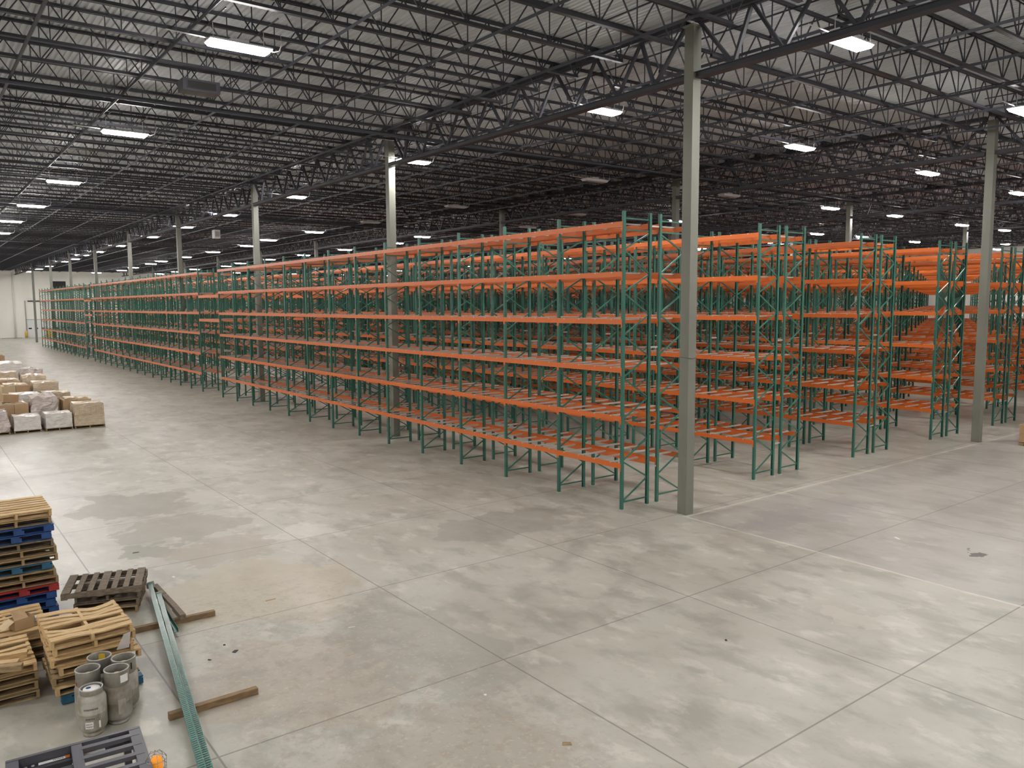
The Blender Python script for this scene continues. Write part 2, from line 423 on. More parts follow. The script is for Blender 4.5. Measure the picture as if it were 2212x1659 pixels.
for b, y in spots:
    Ln = round(GX[b+1]-GX[b], 3)
    if Ln not in JM: jm = joist_mb(Ln); JM[Ln] = (jm, jm.mesh('roof_joist', M['joist']))
    if (b, y) in near:
        o = put('roof_joist', JM[Ln][1], None, (GX[b], y, 0))
        kk = int(round((y-13.19)/1.6937)); bay_w = ['by the left wall', 'left of the near columns', 'just right of the near columns', 'second to their right', 'third to their right', 'fourth to their right', 'by the right wall'][b]
        tag(o, f'dark roof joist, {"at the near column row" if kk == 0 else ordw(abs(kk))+(" past" if kk > 0 else " before")+" the near column row"}, span {bay_w}', 'roof joist', 'open-web joists under the roof deck')
    else: rest.add(JM[Ln][0], GX[b], y)
tag(rest.build('distant_roof_joist', M['joist']), 'far-off dark open-web joists crowded under the roof towards the far wall', 'roof joist', None, 'stuff')
# bridging angles (along y) on the joist chords
boff = (1.88, 4.65, 7.42, 10.2, 12.96, 15.7)
br_b = MB().box(-.04, .04, 1, YF-.1, ZB-.044, ZB-.036).box(-.04, -.032, 1, YF-.1, ZB-.11, ZB-.036).mesh('bridging_angle', M['joist'])
br_t = MB().box(-.02, .02, 1, YF-.1, ZD-.105, ZD-.1).box(-.02, -.014, 1, YF-.1, ZD-.14, ZD-.1).mesh('bridging_angle', M['joist'])
for b in range(1, len(GX)-1):
    for q, o_ in enumerate(boff):
        x = GX[b+1]-o_
        for me, hl in ((br_b, 'under'), (br_t, 'over')):
            o = put('bridging_angle', me, None, (x if hl == 'under' else x+.35, 0, 0))
            tag(o, f'thin dark bridging angle, {"bottom" if hl=="under" else "top"} line {CAP[q]} from the {CAP[b-1]} column line', 'bridging', 'bridging angles between the joists')
# sprinkler pipes
for k, (py, pz, r) in enumerate(((25.55, 11.34, .07), (56.0, 11.34, .07), (86.5, 11.34, .07))):
    o = MB().tube([(-1, py, pz), (99, py, pz)], r, 10).build('sprinkler_pipe', M['joist'])
    tag(o, f'thick dark sprinkler main crossing under the joists, {CAP[k]} from the camera', 'pipe', 'sprinkler mains')

# ---------------------------------------------------------------- high-bay light fixtures
def fixture_meshes():
    h = MB(); h.box(-.68, .68, -.22, .22, .07, .10); h.quadbox([(-.68,-.22,.10),(.68,-.22,.10),(.68,.22,.10),(-.68,.22,.10),(-.56,-.1,.15),(.56,-.1,.15),(.56,.1,.15),(-.56,.1,.15)])
    h.box(-.2, .2, -.07, .07, .15, .2)
    l = MB(); l.quadbox([(-.62,-.17,0),(.62,-.17,0),(.62,.17,0),(-.62,.17,0),(-.67,-.21,.07),(.67,-.21,.07),(.67,.21,.07),(-.67,.21,.07)])
    c = MB().tube([(-.55, 0, .15), (-.55, 0, .52)], .008, 5); c2 = MB().tube([(.55, 0, .15), (.55, 0, .52)], .008, 5)
    k = MB().tube([(.6, 0, .12), (.78, 0, .08), (.92, .03, .14), (.98, .05, .30), (.96, .05, .52)], .012, 6)
    k.tube([(-.62, 0, .12), (-1.5, .02, .14)], .014, 6)
    return (h.mesh('housing', M['fixture']), l.mesh('lens', M['lens']), l.mesh('lens', M['lensoff']),
            c.mesh('hanger_cable', M['fixture']), c2.mesh('hanger_cable', M['fixture']), k.mesh('power_cord', M['fixture']),
            MB().box(-.56, -.54, -.88, .88, .50, .53).mesh('hanger_rail', M['joist']), MB().box(.54, .56, -.88, .88, .50, .53).mesh('hanger_rail', M['joist']))
FX = fixture_meshes()
LZ = 10.9
def lamp(x, y, lab, lit=True, z=LZ):
    t = thing('high_bay_light', lab, 'ceiling light', (x, y, z), 0, 'high-bay lights hanging from the roof')
    put('housing', FX[0], t); put('lens', FX[1] if lit else FX[2], t); put('hanger_cable', FX[3], t); put('hanger_cable', FX[4], t); put('power_cord', FX[5], t); put('hanger_rail', FX[6], t); put('hanger_rail', FX[7], t)
def at(u, v, z):
    d = f_*FPX + r2*(u-1106) - u2*(v-829.5); k = (z-5.35)/d.z; return d.x*k, d.y*k
SEENL = {
 'A': [(517,107),(270,292),(138,396),(68,447),(22,480),(0,505)],
 'B': [(1833,97),(1298,243),(893,352),(632,427),(487,466),(395,492),(322,513),(253,532),(208,545),(177,552),(134,566)],
 'C': [(2212,245),(1728,322),(912,513)], 'M': [(679,503),(580,520),(326,571),(288,579),(263,585),(489,576),(1465,480),(1657,525)],
 'R': [(2004,377),(2200,420),(1794,452),(1933,468),(1765,507),(1862,513),(1976,524),(2078,488),(2170,499),(2155,540)],
 'O': [(1285,393),(985,449),(1575,425),(1245,465),(1140,493),(800,482)]}
KL = {'A': 'bright high-bay light over the open floor at the left, {} from the camera',
      'B': 'bright high-bay light beside the nearest column line, {} from the camera',
      'C': 'bright high-bay light above the rack aisles beyond the nearest column line, {} of three',
      'M': 'distant lit high-bay light above the rack tops left of the middle, {} listed from nearest',
      'R': 'lit high-bay light right of the nearest column above the racks, {} by distance',
      'O': 'unlit pale high-bay fixture in the dark middle of the roof, {} by distance'}
for k, lst in SEENL.items():
    for i, (u, v) in enumerate(lst):
        x, y = at(u, v, LZ)
        lamp(x, y, KL[k].format(CAP[i]), k != 'O')
# unseen lamps added along the same lines to light floor, racks and far wall
LX = (-14.0, -4.0, 6.2, 16.5, 26.4, 36.4, 46.5, 56.5, 66.5, 76.5, 86.5)
shown = [at(u, v, LZ) for l_ in SEENL.values() for u, v in l_]
for a, x in enumerate(LX):
    n_ = 0
    for c in range(16):
        y = -9.0+10.6*c
        if x < 0 and c > 13 and x < -5: continue
        if any(math.hypot(x-p_[0], y-p_[1]) < 6.6 for p_ in shown): continue
        if 18 < x < 40 and 20 < y < 46: continue
        if a >= 6 and c % 2: continue
        n_ += 1
        if a < 2 or y < 8: lab = f'added high-bay light outside the picture, line {CAP[a]} from the left wall, lamp {CAP[c]}'
        else: lab = f'added high-bay light behind the rack tops, line {CAP[a]} from the left wall, lamp {CAP[c]}'
        lamp(x, y, lab)

# ---------------------------------------------------------------- pallet racking
NA = [.2, 1.28, 2.37, 3.45, 4.53, 5.62, 6.70]; NBK = [.75, 1.80, 2.88, 3.97, 5.06, 6.10, 7.15]
def post_mb(): # hollow C-shape post seen as a box with a slot on the inner side
    h = .038; p_ = MB(); p_.box(-h, -h+.004, -h, h, .012, HF); p_.box(-h, h, -h, -h+.004, .012, HF); p_.box(-h, h, h-.004, h, .012, HF)
    p_.box(h-.004, h, -h, -.016, .012, HF); p_.box(h-.004, h, .016, h, .012, HF); return p_
def brace_mb():
    b = MB(); a, c = .03, DEP-.03
    for z in (.2, 7.19, 7.48): b.bar((a, 0, z), (c, 0, z), .03, .036)
    for i in range(7):
        if NBK[i] < 7.16: b.bar((a, 0, NA[i]+.02), (c, 0, NBK[i]-.02), .03, .036)
        if i < 6: b.bar((c, 0, NBK[i]+.02), (a, 0, NA[i+1]-.02), .03, .036)
    return b
def beam_mb(Ln, ht=.135):
    b = MB(); b.box(-.045, -.002, .004, Ln-.004, -ht, -.032); b.box(-.045, -.020, .004, Ln-.004, -.032, 0)
    for y in (.0, Ln): 
        s = 1 if y == 0 else -1
        b.box(-.0445, -.0385, min(y+s*.003, y+s*.042), max(y+s*.003, y+s*.042), -.215, 0)
    return b
def cross_mb():
    c = MB(); c.box(-.03, DEP+.03, -.038, .038, -.034, -.029); c.box(-.03, DEP+.03, -.038, -.033, -.034, -.004); c.box(-.03, DEP+.03, .033, .038, -.034, -.004); c.box(-.03, DEP+.03, -.038, .038, -.006, .002)
    c.box(-.049, -.03, -.03, .03, -.004, .003); c.box(-.049, -.046, -.02, .02, -.03, .003); return c
def plate_mb(): return MB().box(-.045, .045, -.085, .085, 0, .012)
POST, BRACE, CROSS, PLATE = post_mb(), brace_mb(), cross_mb(), plate_mb()
FRACS = (.38, .99, 1.62, 2.22)
meP = POST.mesh('post', M['post']); meB = BRACE.mesh('upright_frame', M['green']); meX = CROSS.mesh('crossbar', M['galv']); CROSSB = MB().add(CROSS, DEP, 0, 0, True); meXB = CROSSB.mesh('crossbar', M['galv']); mePl = PLATE.mesh('foot_plate', M['plate'])
meBm = beam_mb(BAY).mesh('beam', M['orange'])
RUNM = [M['post'], M['green'], M['orange'], M['galv'], M['plate']]
def flipx(mb): return MB().add(mb, DEP, 0, 0, True)
meB2 = flipx(BRACE).mesh('upright_frame', M['green'])
BM = beam_mb(BAY)
FB = BM; BBm = MB().add(BM, DEP, 0, 0, True)
meBmB = BBm.mesh('beam', M['orange'])
TUN = beam_mb(Y2-Y1, .165); TUNB = MB().add(TUN, DEP, 0, 0, True); meT = TUN.mesh('tunnel_beam', M['orange']); meTB = TUNB.mesh('tunnel_beam', M['orange'])
TLEV = (4.55, 5.98)
SP = MB().box(DEP+.047, DEP+GAP-.047, -.012, .012, -.02, .02); meSp = SP.mesh('row_spacer', M['galv'])
def frames_into(mb, n, back):
    for k in range(n+1):
        mb.add(POST, 0, k*BAY, 0, False, 0); mb.add(POST, DEP, k*BAY, 0, True, 0)
        mb.add(BRACE, DEP if back else 0, k*BAY, 0, back, 1); mb.add(PLATE, 0, k*BAY, 0, False, 4); mb.add(PLATE, DEP, k*BAY, 0, False, 4)
def run_mesh(n, back, cache={}):
    if (n, back) in cache: return cache[(n, back)]
    mb = MB(); frames_into(mb, n, back)
    for k in range(n):
        for z in LEV:
            mb.add(FB, 0, k*BAY, z, False, 2); mb.add(BBm, 0, k*BAY, z, False, 2)
            for fr in FRACS: mb.add(CROSSB if back else CROSS, 0, k*BAY+fr, z, False, 3)
    cache[(n, back)] = mb.mesh('pallet_rack', RUNM); return cache[(n, back)]
def detailed_run(root, n, back, y0, full, maxlev=100):
    # frames with posts and plates
    for k in range(n+1):
        fr = put('upright_frame', meB2 if back else meB, root, (0, k*BAY, 0))
        if full:
            for x, fl in ((0, 0), (DEP, math.pi)):
                put('post', meP, fr, (x, 0, 0), (0, 0, fl)); put('foot_plate', mePl, fr, (x, 0, 0))
            if not back:
                for z in (1.0, 4.2, 7.33): put('row_spacer', meSp, fr, (0, 0, z))
        else:
            for x, fl in ((0, 0), (DEP, math.pi)): put('post', meP, fr, (x, 0, 0), (0, 0, fl))
    ent = []
    for k in range(n):
        for z in LEV: ent += [(k, 0, z), (k, 1, z)]
    ent.sort(key=lambda e: (e[0], e[1]))
    nb = 96; rest_b = MB()
    for i, (k, s, z) in enumerate(ent):
        if i < nb: put('beam', meBmB if s else meBm, root, (0, k*BAY, z))
        else: rest_b.add(BBm if s else FB, 0, k*BAY, z)
    if rest_b.v: o = rest_b.build('distant_beam', M['orange'], root); o['kind'] = 'stuff'
    ent = [(k, z, f) for k in range(n) for z in LEV for f in FRACS]; rest_c = MB(); nb = 96 if full else 0
    for i, (k, z, f) in enumerate(ent):
        if i < nb: put('crossbar', meXB if back else meX, root, (0, k*BAY+f, z))
        else: rest_c.add(CROSSB if back else CROSS, 0, k*BAY+f, z)
    if rest_c.v: o = rest_c.build('distant_crossbar', M['galv'], root); o['kind'] = 'stuff'
RUNS = (('near', Y0, 13, 'near run'), ('mid', Y2, 14, 'middle run'), ('far', Y3, 13, 'far run'))
for r in range(NROW):
    for back in (False, True):
        x = X0+r*RP+(DEP+GAP if back else 0)
        if back and r == NROW-1: continue
        for rn, y0, n, words in RUNS:
            side = 'right-hand' if back else 'left-hand'
            if r == 0 and not back: lab = f'foremost green and orange rack facing the open floor, {words}'
            else: lab = f'{side} half of the {CAP[r]} double rack from the open floor, {words}'
            full = rn == 'near' and r < 5
            if full or (r == 0 and not back):
                t = thing('pallet_rack', lab, 'pallet rack', (x, y0, 0), 0, 'green and orange pallet racks')
                detailed_run(t, n, back, y0, full)
            elif rn == 'near':
                t = thing('pallet_rack', lab, 'pallet rack', (x, y0, 0), 0, 'green and orange pallet racks')
                put('rack_run', run_mesh(n, back), t)
            else:
                t = put('pallet_rack', run_mesh(n, back), None, (x, y0, 0)); tag(t, lab, 'pallet rack', 'green and orange pallet racks')
            if rn != 'far':   # beams bridging the cross aisle belong to the run they start from
                for z in TLEV:
                    for me in (meT, meTB):
                        yy = n*BAY
                        put('tunnel_beam', me, t, (0, yy, z))
                tc = MB()
                for z in TLEV:
                    for f in (.5, 1.3, 2.1, 2.9, 3.5): tc.add(CROSS, 0, n*BAY+f, z)
                key = ('tc', n)
                if key not in GP: GP[key] = tc.mesh('tunnel_crossbar', M['galv'])
                o = put('tunnel_crossbar', GP[key], t)

# ---------------------------------------------------------------- pallets
def deck_boards(mb, z, bend=0, n=7, W=1.016, D=1.219, gap=None, seed=0, th=.018):
    rnd = random.Random(seed)
    for i in range(n):
        bw = (.135 if i in (0, n-1) else .09) if z > .05 else .09
        yc = (D-.14)*i/(n-1)+.07 if z > .05 else (D-.2)*i/(n-1)+.1
        if not bend: mb.box(0, W, yc-bw/2, yc+bw/2, z, z+th); continue
        # sagging, cupped or broken board: strip of segments
        amp = rnd.uniform(-.5, 1)*bend; ph = rnd.uniform(.25, .75); sk = rnd.uniform(-.03, .03)*(bend/.05)
        seg = 8; prev = None
        for k in range(seg+1):
            t = k/seg; dz = -abs(amp)*math.exp(-((t-ph)/.22)**2); dy = sk*math.sin(3.14*t)+sk*t
            cur = (t*W, yc+dy, z+dz+rnd.uniform(0, .004))
            if prev: mb.bar((prev[0], prev[1], prev[2]+th/2), (cur[0]+.004, cur[1], cur[2]+th/2), bw, th)
            prev = cur
def pallet_meshes(kind, seed=0, bend=0):
    W, D, H = 1.016, 1.219, .128
    top = MB(); deck_boards(top, H-.018, bend, 7 if kind != 'open' else 5, seed=seed)
    bot = MB(); deck_boards(bot, 0, 0, 5)
    if kind == 'block':
        st = []
        for x in (0, W/2-.075, W-.15):
            s = MB()
            for y in (0, D/2-.06, D-.13): s.box(x, x+.15, y, y+.13, .018, H-.036)
            s.box(x, x+.12, 0, D, H-.036, H-.018); st.append(s)
    else:
        st = []
        for x in (.0, W/2-.02, W-.04):
            s = MB()
            s.box(x, x+.04, 0, .16, .018, H-.018); s.box(x, x+.04, .4, D-.4, .018, H-.018); s.box(x, x+.04, D-.16, D, .018, H-.018)
            s.box(x, x+.04, .16, .4, .055, H-.018); s.box(x, x+.04, D-.4, D-.16, .055, H-.018); st.append(s)
    return top, bot, st
PM = {}
def pallet(kind, matk, x, y, z, lab, group, rz=0, seed=0, bend=0, tilt=None, botmat=None):
    key = (kind, matk, seed if bend else 0, bend, botmat)
    if key not in PM:
        tp, bt, st = pallet_meshes(kind, seed, bend)
        bm = M[botmat or matk]
        PM[key] = (tp.mesh('top_deck', M[matk]), bt.mesh('bottom_deck', bm), [s.mesh('stringer', bm if kind != 'block' else M[matk]) for s in st])
    t = thing('wooden_pallet', lab, 'pallet', (x, y, z), rz, group)
    if tilt: t.rotation_euler = tilt
    put('top_deck', PM[key][0], t); put('bottom_deck', PM[key][1], t)
    for s in PM[key][2]: put('stringer' if kind != 'block' else 'block_row', s, t)
    return t
ORD = ['bottom', 'second from bottom', 'third from bottom', 'fourth from bottom', 'fifth from bottom', 'sixth from bottom', 'seventh from bottom', 'eighth from bottom', 'ninth from bottom', 'tenth from bottom', 'eleventh from bottom', 'twelfth from bottom', 'thirteenth from bottom', 'fourteenth from bottom', 'topmost']
# tall mixed stack at the left edge, listed from the floor up
tall = [('block','bluepaint',0,None,'blue'),('block','bluepaint',.01,None,'blue'),('block','bluepaint',-.03,None,'blue'),('block','bluepaint',-.01,None,'blue'),('block','redpaint',.03,None,'red'),
        ('str','wood2',.03,None,'brown'),('str','wood2',.0,None,'brown'),('block','tealpaint',-.05,'wood2','teal-blue'),('str','wood2',.04,None,'tan'),
        ('str','wood2',.03,None,'tan'),('str','wood3',-.01,None,'brown'),('block','bluepaint',-.03,None,'bright blue'),('block','bluepaint',.01,None,'bright blue'),
        ('str','wood2',-.02,None,'pale brown'),('str','wood',-.01,None,'pale yellow')]
for i, (kd, mk, dx, bm, cn) in enumerate(tall):
    pallet(kd, mk, 1.785-1.016+dx, 15.17+(.012 if i % 2 else -.01), i*.1303, f'{cn} pallet in the tall mixed stack at the left edge, {ORD[i]}', 'pallets in the tall mixed stack', seed=3, bend=.006 if i == 14 else 0)
# low grey stack, top one laid crosswise
for i in range(3):
    pallet('str', 'wood3' if i else 'wood2', 1.97+.02*i, 15.04-.01*i, i*.1303, f'{"tan" if i==0 else "grey-brown"} pallet in the low stack right of the tall one, {ORD[i]}', 'pallets in the low grey stack', rz=math.radians(-19))
gt = thing('wooden_pallet', 'weathered grey pallet with seven wide-spaced boards, topmost of the low grey stack', 'pallet', (1.80, 14.98, .391), math.radians(-16.5), 'pallets in the low grey stack')
tp = MB()
for i in range(7):
    w_ = .13 if i in (0, 3, 6) else .09
    tp.box(.0+i*.185-w_/2+.07, i*.185+w_/2+.07, 0, 1.016, .10, .118)
tp.build('top_deck', M['wood3'], gt)
for y in (0, .49, .976): MB().box(0, 1.25, y, y+.04, .018, .10).build('stringer', M['wood3'], gt)
b_ = MB()
for x in (0, .55, 1.13): b_.box(x, x+.1, 0, 1.016, 0, .018)
b_.build('bottom_deck', M['wood3'], gt)
# pale stack with broken top boards, on a blue pallet
pallet('block', 'tealpaint', 1.36, 11.80, 0, 'dark blue pallet at the bottom of the broken pale stack', 'pallets in the pale broken stack')
offs = [(1.30,11.78),(1.27,11.83),(1.33,11.80),(1.26,11.82),(1.31,11.86)]
for i, (x, y) in enumerate(offs):
    pallet('str', 'wood' if i != 1 else 'wood2', x+(.03 if i == 2 else 0), y, (i+1)*.1303, f'pale pine pallet in the broken pale stack behind the gas cylinders, {ORD[i+1]}', 'pallets in the pale broken stack', rz=math.radians((1, -2, 1.5, -1, 2)[i]), bend=.02 if i == 4 else 0, seed=i)
pallet('str', 'wood', 1.27, 11.80, 6*.1303, 'pale pine pallet with sprung and broken boards, topmost beside the gas cylinders', 'pallets in the pale broken stack', rz=math.radians(1), bend=.075, seed=5)
# left stack with loose boards
for i in range(4):
    pallet('str', 'wood2' if i < 3 else 'wood', 1.15-1.016-.01*(i % 2), 12.22+.01*(i % 3), i*.130, f'pine pallet in the low stack at the left edge under loose boards, {ORD[i] if i < 3 else "topmost"}', 'pallets in the left edge stack', bend=.02 if i == 3 else 0, seed=11)
# stack behind, between left stack and broken stack
for i in range(4):
    pallet('str', 'wood2' if i < 2 else 'wood', .44, 13.52, i*.130, f'pine pallet in the stack just before the tall mixed stack, {ORD[i] if i < 3 else "topmost under the carton"}', 'pallets in the stack before the tall one', bend=.02 if i == 3 else 0, seed=21)
# loose boards
def board(p0, p1, w_, h_, mk, lab, name='timber_board', cat='board', grp='loose boards'):
    c = (Vector(p0)+Vector(p1))/2
    o = MB().bar(Vector(p0)-c, Vector(p1)-c, w_, h_).build(name, M[mk], None, c); return tag(o, lab, cat, grp)
board((.35, 12.62, .575), (1.06, 12.50, .565), .10, .09, 'wood', 'pale chunky timber lying across the left edge pallets, the rear one')
board((.30, 12.45, .575), (.93, 12.23, .565), .11, .09, 'wood', 'pale chunky timber offcut on the left edge pallets, the middle one')
board((.40, 12.30, .565), (.96, 12.10, .56), .10, .08, 'wood2', 'brown-ended timber offcut lying at the front of the left edge pallets')
# torn carton and film on the stack behind
t = thing('torn_carton', 'torn open cardboard carton standing on pallets before the tall stack', 'box', (1.12, 13.72, .520), .3)
c_ = MB(); c_.box(-.14, .14, -.1, -.096, 0, .17); c_.box(-.14, .14, .096, .1, 0, .17); c_.box(-.14, -.136, -.1, .1, 0, .17); c_.box(.136, .14, -.1, .1, 0, .17); c_.box(-.14, .14, -.1, .1, 0, .004)
c_.build('carton_body', M['carton'], t)
MB().quadbox([(-.14,-.1,.17),(.06,-.1,.17),(.06,-.096,.17),(-.14,-.096,.17),(-.16,-.02,.31),(.02,-.0,.30),(.02,.004,.30),(-.16,-.016,.31)]).build('flap', M['carton'], t)
MB().quadbox([(-.14,.1,.16),(-.14,-.1,.16),(-.136,-.1,.16),(-.136,.1,.16),(-.30,.08,.08),(-.28,-.08,.06),(-.276,-.08,.06),(-.296,.08,.08)]).build('flap', M['carton2'], t)
wd = MB(); rnd = random.Random(2)
for k in range(16):
    a = rnd.uniform(0, 6.28); r1 = rnd.uniform(.03, .1)
    wd.tube([(r1*math.cos(a+q*.9), r1*.8*math.sin(a+q*.9), .02+.015*q+rnd.uniform(0, .03)) for q in range(5)], .011, 5)
tag(wd.build('plastic_wrap', M['film_white'], None, (1.34, 13.80, .520)), 'crumpled white plastic wrap beside the torn carton', 'plastic wrap')

# ---------------------------------------------------------------- timbers and green posts on the floor
board((2.40, 10.53, .046), (3.56, 10.53, .046), .09, .09, 'timber', 'brown timber block crossing under the green rack posts, the nearer one', grp='timber bearers under the posts')
board((2.50, 13.80, .046), (3.96, 13.74, .046), .09, .09, 'timber', 'brown timber bearer on the floor right of the broken pallet stack', grp='timber bearers under the posts')
t = thing('notched_stringer', 'grey-brown notched pallet stringer leaning over the farther bearer', 'board', (3.43, 14.6, .085), 0)
nb_ = MB(); nb_.bar((.02, 1.1, -.02), (-.0, .35, .02), .09, .10); nb_.bar((0, .35, .035), (-.02, -.45, .075), .09, .06); nb_.bar((-.02, -.45, .06), (-.04, -1.05, .08), .09, .09)
nb_.build('stringer_board', M['wood3'], t)
for i, (a, b, z) in enumerate((((3.36, 15.0), (2.23, 7.6), .130), ((3.31, 15.42), (2.19, 7.9), .2065))):
    A = Vector((a[0], a[1], z)); B = Vector((b[0], b[1], z)); d = (B-A); Ln = d.length
    tt = thing('rack_post', ('green perforated rack post lying across the timbers, the left one of the pair' if i == 0 else 'green perforated rack post lying across the timbers, the right one of the pair'), 'rack post', A, 0, 'loose green rack posts')
    tt.rotation_euler = Vector((0, 0, 1)).rotation_difference(d.normalized()).to_euler()
    h = .038
    q = MB(); q.box(-h, h, -h, h, 0, Ln) if False else None
    q = MB(); q.box(-h, -h+.004, -h, h, 0, Ln); q.box(-h, h, -h, -h+.004, 0, Ln); q.box(-h, h, h-.004, h, 0, Ln)
    q.build('post_channel', M['green2'], tt)
    s_ = MB()
    k = .03
    while k < Ln:
        for yy in (-.018, .018):
            s_.box(-.03, .03, h-.001, h+.0008, k, k+.02) if yy < 0 else None
            s_.box(-h-.0008, -h+.001, -.012, .012, k, k+.02) if yy < 0 else None
        k += .0508
    s_.build('slot_row', M['bolt'], tt)
    MB().box(-.07, .07, -.06, .06, -.01, 0).build('foot_plate', M['plate'], tt)
A = Vector((3.25, 14.35, .14)); B = Vector((3.19, 13.22, .10)); d = B-A
o = MB().box(-.035, .035, -.035, -.031, 0, d.length).box(-.035, -.031, -.035, .035, 0, d.length).box(.031, .035, -.035, .035, 0, d.length).build('rack_post', M['green'], None, A)
o.rotation_euler = Vector((0, 0, 1)).rotation_difference(d.normalized()).to_euler()
tag(o, 'short green post offcut leaning on the farther timber bearer', 'rack post', 'loose green rack posts')

# ---------------------------------------------------------------- gas cylinders
R_ = .165
body_p = [(0.02, 0), (.12, 0), (.125, .03), (.10, .045), (.13, .06), (R_-.012, .085), (R_, .12), (R_, .29), (R_+.002, .293), (R_+.002, .30), (R_, .303), (R_, .46), (R_-.012, .50), (R_-.05, .535), (.05, .55), (.02, .552)]
def ring_p(ro, z0, z1, th=.006): return [(ro-th, z0), (ro, z0), (ro, z1-.012), (ro+.006, z1-.008), (ro+.006, z1), (ro-th-.004, z1), (ro-th, z1-.01)]
me_body = MB().lathe(body_p).mesh('cylinder_body', M['tank']); me_body2 = MB().lathe(body_p).mesh('cylinder_body', M['tank2'])
me_tall = MB().lathe(ring_p(.145, .515, .71), closed=True).mesh('collar', M['collar']); me_low = MB().lathe(ring_p(.128, .53, .60), closed=True).mesh('collar', M['collar'])
valve = MB().tube([(0, 0, .55), (0, 0, .63)], .018, 8).tube([(0, 0, .60), (.06, 0, .60)], .014, 8).tube([(0, 0, .63), (0, 0, .65)], .03, 10).mesh('valve', M['brass'])
gauge = MB().lathe([(0.01, .565), (.095, .565), (.10, .575), (.095, .583), (.01, .585)]).mesh('gauge_cap', M['white'])
tk = [((1.57, 10.80), 'short-collared grey gas cylinder with a white dial cap, nearest of the five', me_body, 0),
      ((1.885, 10.915), 'rusty grey gas cylinder with a white paper label on its collar, front right', me_body2, 1),
      ((1.59, 11.14), 'tall-collared gas cylinder directly behind the one with the white dial', me_body, 2),
      ((1.78, 11.45), 'rearmost gas cylinder with a yellow tag inside its collar', me_body, 3),
      ((2.03, 11.215), 'gas cylinder at the right rear with oval slots in its tall collar', me_body, 4)]
def curved_patch(r, a0, a1, z0, z1, mi=0, n=8):
    p_ = MB(); 
    for k in range(n+1):
        a = a0+(a1-a0)*k/n
        p_.v += [(r*math.cos(a), r*math.sin(a), z0), (r*math.cos(a), r*math.sin(a), z1)]
    for k in range(n): p_.f.append((2*k, 2*k+2, 2*k+3, 2*k+1)); p_.m.append(mi); p_.sm.append(True)
    return p_
for (x, y), lab, me, k in tk:
    t = thing('gas_cylinder', lab, 'gas cylinder', (x, y, 0), 0, 'gas cylinders by the pallets')
    put('cylinder_body', me, t); put('collar', me_low if k == 0 else me_tall, t)
    put('gauge_cap' if k == 0 else 'valve', gauge if k == 0 else valve, t)
    dr = math.atan2(-y, -x)
    if k == 0:
        curved_patch(R_+.003, dr-.55, dr+.0, .13, .215).build('paper_label', M['white'], t)
        curved_patch(R_+.003, dr+.38, dr+.50, .12, .21, n=3).build('paper_label', M['white'], t)
        sc_ = MB(); rr = random.Random(4)
        for row, (z0, z1, a0, a1) in enumerate(((.36, .385, -.6, .35), (.24, .262, -.5, .1), (.145, .165, -.5, -.05), (.175, .195, -.48, -.1))):
            a = a0
            while a < a1:
                w_ = rr.uniform(.03, .06); sc_.add(curved_patch(R_+.0042, dr+a, dr+a+w_*.7, z0+rr.uniform(0, .006), z1, n=1)); a += w_+.02
        sc_.build('printed_lettering', M['ink'], t)
        MB().lathe([(.005, .586), (.03, .586), (.03, .588), (.005, .588)], (-.03, .02), 14).build('dial_mark', M['bluepaint'], t)
    if k == 1:
        curved_patch(.153, dr+.25, dr+.95, .56, .66).build('paper_label', M['white'], t)
        curved_patch(R_+.003, dr+.0, dr+.55, .16, .35).build('faded_label', M['tank'], t)
    if k == 3: curved_patch(.135, dr+2.6, dr+3.2, .60, .68).build('yellow_tag', M['bollard'], t)
    if k == 4:
        for a in (.55, -1.9): curved_patch(.1475, dr+a, dr+a+.16, .57, .66, n=3).build('collar_slot', M['bolt'], t)
    if k == 2: curved_patch(.1475, dr-1.25, dr-1.05, .53, .57, n=3).build('red_sticker', M['redpaint'], t)
# clear film scrap on the cylinders' right
sh = MB(); sh.quadbox([(0,0,0),(.16,.0,.0),(.16,.02,0),(0,.02,0),(.10,.0,.2),(.19,.0,.22),(.19,.01,.22),(.1,.01,.2)])
tag(sh.build('clear_film_scrap', M['clear'], None, (2.05, 11.765, .60)), 'scrap of clear film caught on the broken pallets above the cylinders', 'plastic film')

# ---------------------------------------------------------------- forklift (mostly below the frame)
ft = thing('forklift', 'forklift with a black slatted overhead guard at the bottom left corner', 'forklift', (.81, 6.46, 0), math.radians(-4.8))
def fpart(mb, nm, mk, par=None): return mb.build(nm, M[mk], par or ft)
g = MB(); Z = 2.10
g.box(-.435, .435, -.03, 0, Z-.10, Z+.012)                                  # front rail
g.quadbox([(.36,-1.5,Z-.05),(.44,-1.5,Z-.05),(.44,0,Z-.05),(.36,0,Z-.05),(.36,-1.5,Z+.01),(.44,-1.5,Z+.01),(.44,0,Z+.01),(.36,0,Z+.01)])
g.box(-.44, -.36, -1.5, 0, Z-.05, Z+.01); g.box(-.03, .04, -1.5, 0, Z-.04, Z+.01); g.box(-.44, .44, -1.5, -1.44, Z-.05, Z+.01)
for k in range(1, 10): g.box(.03 if k < 5 else -.4, .42, -.13-.148*(k-1)-.0, -.13-.148*(k-1)+.045, Z-.02, Z+.012)
fpart(g, 'overhead_guard', 'blackgrey')
g = MB(); g.box(-.37, -.03, -.085, -.03, Z-.12, Z-.05); g.box(-.37, -.03, -.16, -.125, Z-.06, Z-.03); g.box(-.37, -.03, -.30, -.25, Z-.06, Z-.02); g.box(-.37, -.03, -.46, -.41, Z-.06, Z-.02)
g.box(.22, .36, -.045, -.03, Z-.09, Z)
fpart(g, 'guard_crossbar', 'black')
